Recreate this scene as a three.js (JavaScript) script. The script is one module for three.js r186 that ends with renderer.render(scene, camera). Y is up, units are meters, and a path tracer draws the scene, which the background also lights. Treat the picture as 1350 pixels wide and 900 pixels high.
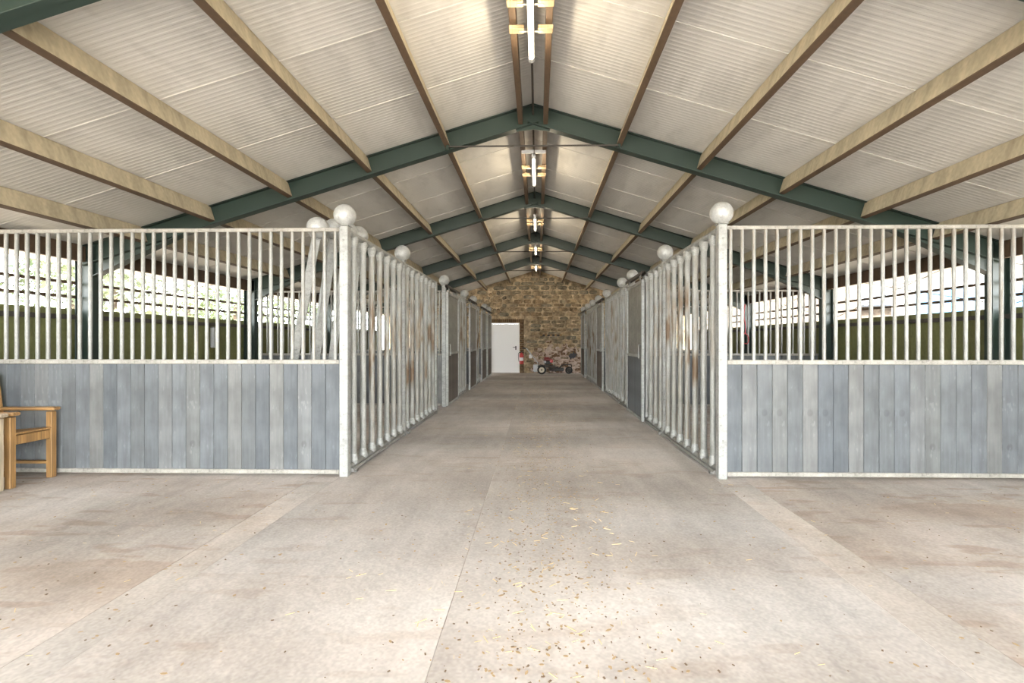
import * as THREE from 'three';
import { mergeGeometries } from 'three/addons/utils/BufferGeometryUtils.js';
import { RectAreaLightUniformsLib } from 'three/addons/lights/RectAreaLightUniformsLib.js';
RectAreaLightUniformsLib.init();

/* ---------- camera, sky, sun, exposure ---------- */
const scene = new THREE.Scene();
const FOCAL = 637, YAW = THREE.MathUtils.degToRad(1.24), CAM = [0.055, 1.257, 0];
const camera = new THREE.PerspectiveCamera(2 * Math.atan(450 / FOCAL) * 180 / Math.PI, 1390 / 900, 0.05, 400);
camera.position.set(...CAM);
camera.rotation.set(0, YAW, 0);
camera.setViewOffset(1390, 900, 0, 0, 1350, 900);          // principal point at x = 695
camera.updateProjectionMatrix();
const renderer = new THREE.WebGLRenderer({ antialias: true });
renderer.toneMapping = THREE.LinearToneMapping;
renderer.toneMappingExposure = 2.1;
renderer.shadowMap.enabled = true;
scene.background = new THREE.Color().setRGB(0.95, 0.98, 1.0);   // bright overcast sky
scene.backgroundIntensity = 11.0;
const sun = new THREE.DirectionalLight(new THREE.Color().setRGB(1, 0.96, 0.90), 24);
sun.name = 'sun';
sun.position.set(-9, 26, 13);
sun.target.position.set(0, 0, -8);
sun.shadow.radius = 6;
sun.castShadow = true;
Object.assign(sun.shadow.camera, { left: -30, right: 30, top: 30, bottom: -30, near: 1, far: 90 });
sun.shadow.mapSize.set(2048, 2048);
scene.add(sun, sun.target);

/* ---------- random, noise, textures ---------- */
let seed = 12345;
const rnd = () => { seed = (seed + 0x6d2b79f5) | 0; let t = Math.imul(seed ^ (seed >>> 15), 1 | seed); t = (t + Math.imul(t ^ (t >>> 7), 61 | t)) ^ t; return ((t ^ (t >>> 14)) >>> 0) / 4294967296; };
const rr = (a, b) => a + (b - a) * rnd();
const pick = (a) => a[Math.floor(rnd() * a.length)];
const clamp = (x, a = 0, b = 1) => Math.min(b, Math.max(a, x));
const lerp = (a, b, t) => a + (b - a) * t;
const sstep = (a, b, x) => { const t = clamp((x - a) / (b - a)); return t * t * (3 - 2 * t); };
// tileable value noise: a lattice of nx by ny cells stretched over the unit square
function lattice(nx, ny, s) {
  const v = new Float32Array(nx * ny); let q = (s * 7919 + 17) | 0;
  for (let i = 0; i < v.length; i++) { q = (q + 0x6d2b79f5) | 0; let t = Math.imul(q ^ (q >>> 15), 1 | q); t = (t + Math.imul(t ^ (t >>> 7), 61 | t)) ^ t; v[i] = ((t ^ (t >>> 14)) >>> 0) / 4294967296; }
  return (u, w) => {
    const x = u * nx, y = w * ny, x0 = Math.floor(x), y0 = Math.floor(y); let fx = x - x0, fy = y - y0;
    fx = fx * fx * (3 - 2 * fx); fy = fy * fy * (3 - 2 * fy);
    const a = ((x0 % nx) + nx) % nx, b = (a + 1) % nx, c = (((y0 % ny) + ny) % ny) * nx, d = ((((y0 + 1) % ny) + ny) % ny) * nx;
    return lerp(lerp(v[c + a], v[c + b], fx), lerp(v[d + a], v[d + b], fx), fy);
  };
}
function fbm(nx, ny, oct, s, gain = 0.5) {
  const L = []; for (let i = 0; i < oct; i++) L.push(lattice(nx << i, ny << i, s + i * 31));
  return (u, w) => { let a = 1, t = 0, n = 0; for (const f of L) { t += a * f(u, w); n += a; a *= gain; } return t / n; };
}
function texture(W, H, fn, repeat = [1, 1], srgb = true) {
  const d = new Uint8Array(W * H * 4);
  for (let y = 0, o = 0; y < H; y++) for (let x = 0; x < W; x++, o += 4) {
    const c = fn((x + 0.5) / W, (y + 0.5) / H);
    d[o] = clamp(c[0]) * 255; d[o + 1] = clamp(c[1]) * 255; d[o + 2] = clamp(c[2]) * 255; d[o + 3] = 255;
  }
  const t = new THREE.DataTexture(d, W, H); t.wrapS = t.wrapT = THREE.RepeatWrapping; t.magFilter = THREE.LinearFilter;
  t.minFilter = THREE.LinearMipmapLinearFilter; t.generateMipmaps = true;
  t.colorSpace = srgb ? THREE.SRGBColorSpace : THREE.NoColorSpace; t.repeat.set(repeat[0], repeat[1]); t.needsUpdate = true;
  return t;
}
const grey = (v) => [v, v, v];
// galvanised steel: spangle and white bloom
const TG = (() => { const a = fbm(24, 24, 3, 3), b = fbm(5, 5, 3, 8), c = lattice(120, 120, 5); return texture(512, 512, (u, v) => { const k = 0.84 + 0.16 * (a(u, v) - 0.5) + 0.16 * (b(u, v) - 0.5) + 0.08 * (c(u, v) - 0.5) - 0.10 * sstep(0.70, 0.80, a(v, u)); return [k, k * 1.0, k * 0.985]; }, [1 / 0.6, 1 / 0.6]); })();
// galvanised tube with brown rubbed-on stains; v runs up the tube in metres over 2.4 m
const stained = (amount, s) => { const a = fbm(6, 20, 4, s), b = fbm(3, 9, 3, s + 50), c = lattice(90, 240, s + 5); return texture(128, 1024, (u, v) => {
  const k = 0.80 + 0.26 * (a(u, v) - 0.5) + 0.12 * (c(u, v) - 0.5); const h = v * 2.4;
  const zone = sstep(0.75, 1.15, h) * (1 - sstep(1.55, 2.0, h)); const m = clamp(amount * (0.12 + 0.8 * zone) * sstep(0.25, 0.9, b(u, v)) * (0.4 + 1.2 * a(u, v)) + 0.25 * amount * sstep(0.6, 0.75, a(v, u)));
  return [lerp(k, 0.56, m), lerp(k, 0.45, m), lerp(k * 0.985, 0.34, m)]; }, [1 / 0.173, 1 / 2.4]); };
const TS = [stained(0.3, 11), stained(1.0, 23), stained(1.7, 37)];
// weathered grey plank: long streaks, knots, pale scuffs; 0.56 m by 1.12 m
const knots = [[0.37, 0.78], [0.62, 0.36], [0.87, 0.93]];
const TP = (() => { const a = fbm(28, 4, 4, 41), b = fbm(6, 8, 4, 43), c = fbm(40, 24, 2, 47); return texture(512, 1024, (u, v) => {
  let k = 0.80 + 0.14 * (a(u, v) - 0.5) + 0.20 * (b(u, v) - 0.5), w = 0.35 * sstep(0.66, 0.82, c(u, v)) * sstep(0.4, 0.7, b(v, u));
  for (const [x, y] of knots) { const r = Math.hypot((u - x) * 0.56, (v - y) * 1.12 * 0.8); k -= 0.11 * (1 - sstep(0.018, 0.034, r)) * (0.75 + 0.25 * Math.sin(r * 900)); }
  return grey(k + 0.3 * w); }, [1 / 0.56, 1 / 1.12]); })();
// sawn wood
const TW = (() => { const a = fbm(30, 3, 4, 61), b = fbm(5, 5, 3, 63); return texture(256, 512, (u, v) => { const k = 0.78 + 0.34 * (a(u, v) - 0.5) + 0.22 * (b(u, v) - 0.5); return [k, k * 0.985, k * 0.96]; }, [1 / 0.2, 1 / 0.8]); })();
// concrete: 5 m tile, mottled, trowel marks, pale bloom, brown dirt film
const concrete = (dirt, s) => { const a = fbm(5, 5, 6, s), b = fbm(3, 9, 4, s + 9), c = lattice(500, 500, s + 3), e = fbm(60, 14, 3, s + 21), g = fbm(2, 2, 5, s + 77); return texture(1024, 1024, (u, v) => {
  const n = a(u, v), m = clamp(dirt * (0.55 + 2.4 * (b(u, v) - 0.5) + 1.2 * (g(u, v) - 0.5)) + 0.9 * dirt * sstep(0.6, 0.78, e(v, u))), k = 0.86 + 0.34 * (n - 0.5) + 0.10 * (c(u, v) - 0.5) + 0.10 * (e(u, v) - 0.5);
  return [k * lerp(1, 0.88, m), k * lerp(0.985, 0.82, m), k * lerp(0.965, 0.765, m)]; }, [0.2, 0.2]); };
const TC1 = concrete(0.35, 101), TC2 = concrete(0.75, 151);
const TCB = (() => { const a = fbm(40, 40, 4, 201); return texture(512, 512, (u, v) => grey(a(u, v)), [0.7, 0.7], false); })();
// roof sheet: off-white coat with dust specks, and stains along the ribs
const TR = (() => { const a = fbm(3, 12, 5, 301), b = lattice(256, 256, 303), c = fbm(8, 40, 3, 305); return texture(512, 1024, (u, v) => {
  const k = 0.90 + 0.10 * (a(u, v) - 0.5) - 0.04 * sstep(0.50, 0.80, c(u, v)) - 0.25 * sstep(0.985, 1, b(u, v)); return [k, k * 0.99, k * 0.97]; }, [1 / 2.2, 1 / 4.1]); })();
const TST = (() => { const a = fbm(6, 6, 6, 401, 0.62), b = fbm(14, 14, 3, 405); return texture(512, 512, (u, v) => { const k = 0.72 + 0.75 * (a(u, v) - 0.5) + 0.25 * (b(u, v) - 0.5); return [k, k * 0.97, k * 0.93]; }, [0.9, 0.9]); })();
const TSB = (() => { const a = fbm(10, 10, 5, 421, 0.6); return texture(512, 512, (u, v) => grey(a(u, v)), [1.2, 1.2], false); })();
// lime wash peeling off rubble
const TLW = (() => { const a = fbm(9, 9, 5, 431, 0.6), b = fbm(16, 16, 3, 433); return texture(512, 512, (u, v) => { const m = sstep(0.36, 0.52, a(u, v)), k = 0.9 + 0.3 * (b(u, v) - 0.5); return [k * lerp(0.55, 0.98, m), k * lerp(0.44, 0.92, m), k * lerp(0.34, 0.87, m)]; }, [0.8, 0.8]); })();
const TSC = (() => { const a = fbm(4, 20, 4, 441), b = fbm(60, 60, 2, 443); return texture(256, 512, (u, v) => grey(0.86 + 0.22 * (a(v, u) - 0.5) + 0.14 * (b(u, v) - 0.5)), [0.8, 0.5]); })();

const lin = (r, g, b) => new THREE.Color().setRGB(r, g, b);
const mat = (name, c, o = {}) => { const m = new THREE.MeshStandardMaterial({ color: lin(...c), roughness: 0.8, side: THREE.FrontSide, ...o }); m.name = name; return m; };
const M = {
  galv: mat('galvanised_steel', [0.46, 0.465, 0.455], { map: TG, metalness: 0.25, roughness: 0.5 }),
  ball: mat('galvanised_ball', [0.58, 0.59, 0.59], { map: TG, metalness: 0.15, roughness: 0.42 }),
  zinc: mat('dull_zinc', [0.36, 0.36, 0.35], { map: TG, metalness: 0.3, roughness: 0.55 }),
  tubes: TS.map((t, i) => mat('stained_galvanised_tube_' + i, [0.45, 0.455, 0.44], { map: t, metalness: 0.22, roughness: 0.5 })),
  rail: mat('dusty_rail', [0.43, 0.41, 0.375], { map: TG, metalness: 0.1, roughness: 0.65 }),
  planks: [[0.190, 0.206, 0.215], [0.165, 0.181, 0.193], [0.205, 0.215, 0.217], [0.138, 0.154, 0.169], [0.190, 0.199, 0.197], [0.160, 0.173, 0.181], [0.218, 0.224, 0.219], [0.175, 0.190, 0.203]].map((c, i) => mat('grey_plank_' + i, c, { map: TP, roughness: 0.62 })),
  muddy: [[0.150, 0.122, 0.100], [0.130, 0.108, 0.090], [0.165, 0.138, 0.116]].map((c, i) => mat('muddy_plank_' + i, c, { map: TP, roughness: 0.75 })),
  green: mat('green_painted_steel', [0.020, 0.036, 0.029], { roughness: 0.42 }),
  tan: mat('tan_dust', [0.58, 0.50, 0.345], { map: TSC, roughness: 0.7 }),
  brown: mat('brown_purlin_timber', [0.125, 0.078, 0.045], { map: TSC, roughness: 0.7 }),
  roof: mat('roof_sheet', [0.72, 0.715, 0.705], { map: TR, roughness: 0.6 }),
  conc: mat('aisle_concrete', [0.61, 0.602, 0.60], { map: TC1, roughness: 0.75, bumpMap: TCB, bumpScale: 0.002 }),
  concDirt: mat('dirty_concrete', [0.64, 0.615, 0.60], { map: TC2, roughness: 0.8, bumpMap: TCB, bumpScale: 0.002 }),
  concPale: mat('pale_concrete', [0.67, 0.655, 0.64], { map: TC1, roughness: 0.8 }),
  mortar: mat('lime_mortar', [0.74, 0.61, 0.42], { map: TST, roughness: 0.95, bumpMap: TSB, bumpScale: 0.03 }),
  limewash: mat('lime_washed_render', [0.66, 0.61, 0.57], { map: TLW, roughness: 0.95, bumpMap: TSB, bumpScale: 0.03 }),
  stones: [[0.58, 0.45, 0.28], [0.50, 0.41, 0.27], [0.42, 0.375, 0.27], [0.64, 0.51, 0.33], [0.34, 0.315, 0.245], [0.47, 0.355, 0.22], [0.38, 0.36, 0.28]].map((c, i) => mat('wall_stone_' + i, c, { map: TST, roughness: 0.95, bumpMap: TSB, bumpScale: 0.02 })),
  washed: [[0.62, 0.55, 0.50], [0.52, 0.45, 0.40], [0.66, 0.61, 0.57]].map((c, i) => mat('washed_stone_' + i, c, { map: TLW, roughness: 0.95, bumpMap: TSB, bumpScale: 0.03 })),
  bricks: [[0.30, 0.17, 0.085], [0.36, 0.22, 0.11], [0.25, 0.15, 0.08]].map((c, i) => mat('old_brick_' + i, c, { map: TST, roughness: 0.95 })),
  white: mat('white_door_paint', [0.80, 0.80, 0.79], { roughness: 0.45 }),
  black: mat('black_plastic', [0.018, 0.018, 0.018], { roughness: 0.5 }),
  olive: mat('olive_sheet', [0.22, 0.23, 0.085], { map: TSC, roughness: 0.6 }),
  darkRail: mat('grey_brown_rail', [0.085, 0.075, 0.065], { map: TSC, roughness: 0.7 }),
  woodA: mat('honey_wood', [0.47, 0.27, 0.10], { map: TW, roughness: 0.6 }),
  woodB: mat('weathered_wood', [0.62, 0.52, 0.39], { map: TW, roughness: 0.75 }),
  pine: mat('raw_pine', [0.66, 0.50, 0.30], { map: TW, roughness: 0.7 }),
  red: mat('red_paint', [0.50, 0.035, 0.03], { roughness: 0.35 }),
  darkRed: mat('dark_red_engine', [0.20, 0.02, 0.02], { roughness: 0.4 }),
  rubber: mat('tyre_rubber', [0.022, 0.022, 0.022], { roughness: 0.85 }),
  cream: mat('cream_rim', [0.66, 0.60, 0.48], { roughness: 0.5 }),
  lightGrey: mat('light_grey_metal', [0.50, 0.51, 0.52], { roughness: 0.45, metalness: 0.2 }),
  iron: mat('dark_iron', [0.05, 0.045, 0.04], { roughness: 0.6, metalness: 0.3 }),
  rag: mat('dark_grey_cloth', [0.07, 0.07, 0.075], { roughness: 0.95 }),
  perf: mat('galvanised_sheet', [0.33, 0.325, 0.30], { map: TG, metalness: 0.2, roughness: 0.5 }),
  glow: mat('lit_tube', [0.9, 0.9, 0.9], { emissive: lin(1, 0.86, 0.64), emissiveIntensity: 1.9, roughness: 0.4 }),
  cable: mat('cable', [0.06, 0.05, 0.04], { roughness: 0.7 }),
  gravel: mat('pale_yard', [0.50, 0.47, 0.41], { map: TC2, roughness: 0.95 }),
  leaf: [[0.085, 0.11, 0.05], [0.11, 0.13, 0.07], [0.065, 0.09, 0.042]].map((c, i) => mat('foliage_' + i, c, { roughness: 0.9, side: THREE.DoubleSide })),
  bark: mat('bark', [0.14, 0.10, 0.07], { map: TST, roughness: 0.95 }),
  render: mat('cream_house_render', [0.19, 0.16, 0.13], { map: TST, roughness: 0.9 }),
  whiteWall: mat('white_house_wall', [0.36, 0.355, 0.345], { roughness: 0.85 }),
  blue: mat('blue_door_paint', [0.03, 0.11, 0.22], { roughness: 0.5 }),
  slate: mat('blue_grey_roof', [0.10, 0.115, 0.135], { map: TSC, roughness: 0.6 }),
  straw: mat('straw', [0.62, 0.47, 0.24], { roughness: 0.9 }),
  leafLitter: mat('dry_leaf', [0.34, 0.245, 0.135], { roughness: 0.9, side: THREE.DoubleSide }),
  chip: mat('dark_chip', [0.16, 0.11, 0.07], { roughness: 0.95 }),
};

/* ---------- geometry helpers ---------- */
// box with chamfered edges, 44 triangles, flat faces, uv in metres (u across, v along y or z)
function cbox(w, h, d, c = 0.004, off = [0, 0]) {
  const X = w / 2, Y = h / 2, Z = d / 2; c = Math.min(c, X * 0.9, Y * 0.9, Z * 0.9); const P = [];
  const p = (sx, sy, sz, k) => [sx * (X - (k === 0 ? 0 : c)), sy * (Y - (k === 1 ? 0 : c)), sz * (Z - (k === 2 ? 0 : c))];
  const tri = (a, b, e) => { const n = new THREE.Vector3().subVectors(new THREE.Vector3(...b), new THREE.Vector3(...a)).cross(new THREE.Vector3().subVectors(new THREE.Vector3(...e), new THREE.Vector3(...a)));
    const m = [(a[0] + b[0] + e[0]), (a[1] + b[1] + e[1]), (a[2] + b[2] + e[2])]; if (n.x * m[0] + n.y * m[1] + n.z * m[2] < 0) P.push(a, e, b); else P.push(a, b, e); };
  const quad = (a, b, e, f) => { tri(a, b, e); tri(a, e, f); };
  for (const s of [-1, 1]) {
    quad(p(s, -1, -1, 0), p(s, 1, -1, 0), p(s, 1, 1, 0), p(s, -1, 1, 0));
    quad(p(-1, s, -1, 1), p(1, s, -1, 1), p(1, s, 1, 1), p(-1, s, 1, 1));
    quad(p(-1, -1, s, 2), p(1, -1, s, 2), p(1, 1, s, 2), p(-1, 1, s, 2));
    for (const t of [-1, 1]) {
      quad(p(s, t, -1, 0), p(s, t, 1, 0), p(s, t, 1, 1), p(s, t, -1, 1));
      quad(p(s, -1, t, 0), p(s, 1, t, 0), p(s, 1, t, 2), p(s, -1, t, 2));
      quad(p(-1, s, t, 1), p(1, s, t, 1), p(1, s, t, 2), p(-1, s, t, 2));
      for (const q of [-1, 1]) tri(p(s, t, q, 0), p(s, t, q, 1), p(s, t, q, 2));
    }
  }
  const g = new THREE.BufferGeometry(); g.setAttribute('position', new THREE.Float32BufferAttribute(P.flat(), 3)); g.computeVertexNormals();
  return boxUV(g, off);
}
function boxUV(g, off = [0, 0], swap = false) {
  if (g.index) g = g.toNonIndexed();
  const p = g.attributes.position, uv = new Float32Array(p.count * 2), a = new THREE.Vector3(), b = new THREE.Vector3(), c = new THREE.Vector3();
  for (let i = 0; i < p.count; i += 3) {
    a.fromBufferAttribute(p, i); b.fromBufferAttribute(p, i + 1).sub(a); c.fromBufferAttribute(p, i + 2).sub(a); b.cross(c);
    const x = Math.abs(b.x), y = Math.abs(b.y), z = Math.abs(b.z), k = x >= y && x >= z ? 0 : y >= z ? 1 : 2;
    for (let j = i; j < i + 3; j++) {
      let u = k === 0 ? p.getZ(j) : p.getX(j), v = k === 1 ? p.getZ(j) : p.getY(j); if (swap) [u, v] = [v, u];
      uv[2 * j] = u + off[0]; uv[2 * j + 1] = v + off[1];
    }
  }
  g.setAttribute('uv', new THREE.BufferAttribute(uv, 2)); return g;
}
function cyl(r, h, seg = 12, capped = false, r2 = r) { const g = new THREE.CylinderGeometry(r2, r, h, seg, 1, !capped).toNonIndexed(); const uv = g.attributes.uv; for (let i = 0; i < uv.count; i++) uv.setXY(i, uv.getX(i) * 2 * Math.PI * r, uv.getY(i) * h); return g; }
const move = (g, x, y, z) => g.translate(x, y, z);
const merge = (list) => mergeGeometries(list.map((g) => (g.index ? g.toNonIndexed() : g)), false);
// a rod between two points
function rod(a, b, r, seg = 8, r2 = r) { const A = new THREE.Vector3(...a), B = new THREE.Vector3(...b), g = cyl(r, A.distanceTo(B), seg, true, r2); const q = new THREE.Quaternion().setFromUnitVectors(new THREE.Vector3(0, 1, 0), B.clone().sub(A).normalize()); g.applyQuaternion(q); const m = A.add(B).multiplyScalar(0.5); return g.translate(m.x, m.y, m.z); }
// a board between two points with a given section
function board(a, b, w, t, c = 0.003, up = [0, 1, 0]) { const A = new THREE.Vector3(...a), B = new THREE.Vector3(...b), L = A.distanceTo(B), y = B.clone().sub(A).normalize(), U = new THREE.Vector3(...up); let x = new THREE.Vector3().crossVectors(y, U); if (x.length() < 1e-3) x = new THREE.Vector3(1, 0, 0); x.normalize(); const z = new THREE.Vector3().crossVectors(x, y); const g = cbox(w, L, t, c); g.applyMatrix4(new THREE.Matrix4().makeBasis(x, y, z)); const m = A.add(B).multiplyScalar(0.5); return g.translate(m.x, m.y, m.z); }
function tube(points, r, n = 24, seg = 8) { const g = new THREE.TubeGeometry(new THREE.CatmullRomCurve3(points.map((p) => new THREE.Vector3(...p))), n, r, seg, false); return boxUV(g); }

const taken = new Map();
function numbered(n) { const k = taken.get(n) ?? 0; taken.set(n, k + 1); return k ? n + '_' + String(k).padStart(3, '0') : n; }
function shade(o) { o.castShadow = o.receiveShadow = true; return o; }
function part(parent, name, geo, m, pos, rotY) { const o = shade(new THREE.Mesh(geo, m)); o.name = name; if (pos) o.position.set(...pos); if (rotY) o.rotation.y = rotY; parent.add(o); return o; }
function thing(name, label, category, pos = [0, 0, 0], group) { const o = new THREE.Group(); o.name = numbered(name); o.position.set(...pos); o.userData = { label, category, kind: 'thing' }; if (group) o.userData.group = group; scene.add(o); return o; }
function single(name, label, category, geo, m, pos = [0, 0, 0], group) { const o = shade(new THREE.Mesh(geo, m)); o.name = numbered(name); o.position.set(...pos); o.userData = { label, category, kind: 'thing' }; if (group) o.userData.group = group; scene.add(o); return o; }
function structure(name, label) { const o = new THREE.Group(); o.name = name; o.userData = { kind: 'structure', label, category: name.split('_')[0] }; scene.add(o); return o; }

/* ---------- building dimensions (ridge at x = 0, depth d means z = -d) ---------- */
const SL = 0.3045, RIDGE = 4.098, ANG = Math.atan(SL), COL = 5.46, WALLX = 5.6, BACK = 19.3, FRONT = -4.2;
const FR = [-3.9, -0.7, 2.56, 5.8, 9.175, 12.55, 15.9];
const roofY = (x) => RIDGE - SL * Math.abs(x);

/* ---------- ground, floor ---------- */
{
  const g = structure('ground', 'pale gravel yard around the barn');
  part(g, 'yard', boxUV(new THREE.BoxGeometry(160, 0.2, 160)), M.gravel, [0, -0.16, -20]);
  const f = structure('floor', 'concrete barn floor with saw-cut joint');
  const slab = (x0, x1, d0, d1, m, name = 'slab', off = [0, 0]) => part(f, name, cbox(x1 - x0, 0.12, d1 - d0, 0.0008, off), m, [(x0 + x1) / 2, -0.06, -(d0 + d1) / 2]);
  slab(-1.7802, -0.362, -5, 17.85, M.conc, 'slab', [0.3, 0.8]);
  slab(-0.358, 1.68, -5, 17.85, M.conc, 'slab', [1.4, 0.83]);
  for (const [a, b] of [[-2.01, -1.7804], [1.6804, 1.93]]) slab(a, b, -5, 4.3, M.concPale, 'edge_strip', [0.4, 0.9]);
  slab(1.682, 1.93, 4.302, 17.85, M.conc, 'slab', [0.2, 0.4]); slab(-2.01, -1.782, 4.302, 17.85, M.conc, 'slab', [0.9, 0.4]);
  slab(-5.75, -2.012, -5, 17.85, M.concDirt, 'slab', [0, 0]);
  slab(1.932, 5.75, -5, 17.85, M.concDirt, 'slab', [2.2, 1.1]);
  part(f, 'slab', boxUV(new THREE.BoxGeometry(0.2, 0.1, 22)), M.concDirt, [-0.36, -0.0525, -7]);
  slab(-5.75, 5.75, 17.858, BACK + 0.05, M.concPale, 'slab', [0.6, 0.2]);
}

/* ---------- roof: ribbed sheets, purlins ---------- */
{
  const c = structure('ceiling', 'ribbed off-white roof sheets on dusty brown timber purlins');
  const W = 1.0, LEN = (WALLX + 0.45) / Math.cos(ANG);
  // sheet profile along z (local x), ribs every 50 mm, raised lip at one edge
  const pts = [[0, 0]], R = 20;
  for (let i = 0; i < R; i++) { const o = i * W / R; pts.push([o + 0.012, 0], [o + 0.018, -0.0017], [o + 0.032, -0.0017], [o + 0.038, 0]); }
  pts.push([W - 0.009, 0], [W - 0.009, -0.008], [W - 0.002, -0.008], [W - 0.002, 0.03], [0, 0.03]);
  const sh = new THREE.Shape(pts.map(([x, y]) => new THREE.Vector2(x, y)));
  const base = new THREE.ExtrudeGeometry(sh, { depth: LEN, bevelEnabled: false });
  const variants = [0, 1, 2].map((k) => boxUV(base.clone(), [k * 0.73, k * 1.31]));
  for (const s of [-1, 1]) for (let i = 0; ; i++) {
    const d0 = FRONT + i * W; if (d0 > BACK - 0.2) break;
    const o = part(c, 'roof_panel', variants[(i * 2 + (s > 0 ? 1 : 0)) % 3], M.roof);
    // local x -> -z (depth), local y -> roof normal, local z -> down the slope
    const down = new THREE.Vector3(s * Math.cos(ANG), -Math.sin(ANG), 0), n = new THREE.Vector3(s * Math.sin(ANG), Math.cos(ANG), 0), ax = new THREE.Vector3(0, 0, s < 0 ? 1 : -1);
    const m = new THREE.Matrix4().makeBasis(ax, n, down);
    m.setPosition(0, RIDGE + 0.004, s < 0 ? -(d0 + W) : -d0);
    m.decompose(o.position, o.quaternion, o.scale);
  }
  part(c, 'ridge_cap', cbox(0.34, 0.02, BACK - FRONT, 0.004), M.roof, [0, RIDGE + 0.06, -(BACK + FRONT) / 2]);
  const XS = [1.08, 2.03, 3.0, 3.95, 4.78], DEP = 0.19, ends = [...FR, BACK + 0.02];
  for (let b = 0; b < ends.length - 1; b++) {
    const z0 = ends[b] + 0.008, z1 = ends[b + 1] - 0.008, L = z1 - z0, zc = -(z0 + z1) / 2;
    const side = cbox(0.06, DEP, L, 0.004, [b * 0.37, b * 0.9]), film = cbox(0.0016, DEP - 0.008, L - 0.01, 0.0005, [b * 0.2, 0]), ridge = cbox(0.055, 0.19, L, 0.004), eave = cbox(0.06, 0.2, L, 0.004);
    for (const s of [-1, 1]) {
      for (const x of XS) {
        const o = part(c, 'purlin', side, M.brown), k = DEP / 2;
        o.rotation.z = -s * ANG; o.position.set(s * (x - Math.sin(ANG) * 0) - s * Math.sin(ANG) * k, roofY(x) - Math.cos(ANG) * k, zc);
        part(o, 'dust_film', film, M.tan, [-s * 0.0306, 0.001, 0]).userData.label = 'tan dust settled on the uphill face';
      }
      part(c, 'ridge_purlin', ridge, M.brown, [s * 0.15, roofY(0.15) - 0.1, zc]);
      part(c, 'eaves_purlin', eave, M.brown, [s * 5.5, 2.33, zc]);
    }
  }
  part(c, 'conduit', rod([0, 3.98, -FRONT - 0.2], [0, 3.98, -BACK], 0.012), M.cable);
}

/* ---------- steel portal frames ---------- */
const frameLabels = [
  'dark green steel portal frame at the open front edge of the roof',
  'dark green steel portal frame over the open barn entrance',
  'dark green steel portal frame between the barn entrance and the front stall panels',
  'dark green steel portal frame just behind the front stall panels',
  'dark green steel portal frame, third counted from the stone wall',
  'dark green steel portal frame, second counted from the stone wall',
  'dark green steel portal frame closest to the stone wall'];
FR.forEach((d, i) => {
  const g = thing('portal_frame', frameLabels[i], 'steel frame', [0, 0, -d], 'steel portal frames');
  const DP = 0.23, FL = 0.11, TF = 0.011;
  for (const s of [-1, 1]) {
    const L = (COL + 0.1) / Math.cos(ANG);
    const beam = merge([move(cbox(L, DP, 0.008, 0.002), 0, 0, 0), move(cbox(L, TF, FL, 0.003), 0, DP / 2 - TF / 2, 0), move(cbox(L, TF, FL, 0.003), 0, -DP / 2 + TF / 2, 0)]);
    const r = part(g, 'rafter', beam, M.green);
    r.rotation.z = -s * ANG;
    const mx = (COL + 0.1) / 2; r.position.set(s * mx - s * Math.sin(ANG) * DP / 2, roofY(mx) - Math.cos(ANG) * DP / 2 - 0.006, 0);
    const H = 2.42, CD = 0.2;
    part(g, 'column', merge([cbox(CD, H, 0.008, 0.002), move(cbox(TF, H, FL, 0.003), CD / 2, 0, 0), move(cbox(TF, H, FL, 0.003), -CD / 2, 0, 0)]), M.green, [s * COL, H / 2, 0]);
    // haunch: tapered plate and flange under the rafter
    const xb = COL - 0.1, yb = 2.05, xt = 4.25, yt = roofY(4.25) - DP / Math.cos(ANG);
    const hs = new THREE.Shape([[s * xb, yb], [s * xt, yt], [s * xb, roofY(xb) - DP / Math.cos(ANG)]].map((p) => new THREE.Vector2(...p)));
    part(g, 'haunch', merge([boxUV(new THREE.ExtrudeGeometry(hs, { depth: 0.008, bevelEnabled: false })), board([s * xb, yb, 0], [s * xt, yt, 0], FL, TF, 0.002, [0, 1, 0])]), M.green, [0, 0, -0.004]);
    part(g, 'cleat', cbox(0.03, 0.07, 0.05, 0.004), M.green, [s * 1.02, 3.58, 0.06]);
    part(g, 'base_plate', cbox(0.3, 0.015, 0.2, 0.003), M.green, [s * COL, 0.008, 0]);
  }
  const rp = new THREE.Shape([[-0.2, roofY(0.2) - 0.02], [0, RIDGE - 0.02], [0.2, roofY(0.2) - 0.02], [0.2, roofY(0.2) - 0.26], [0, RIDGE - 0.3], [-0.2, roofY(0.2) - 0.26]].map((p) => new THREE.Vector2(...p)));
  part(g, 'ridge_plate', boxUV(new THREE.ExtrudeGeometry(rp, { depth: 0.014, bevelEnabled: false })), M.green, [0, 0, -0.007]);
  part(g, 'tie_rod', rod([-1.02, 3.58, 0.06], [1.02, 3.58, 0.06], 0.011), M.iron);
});

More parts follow.
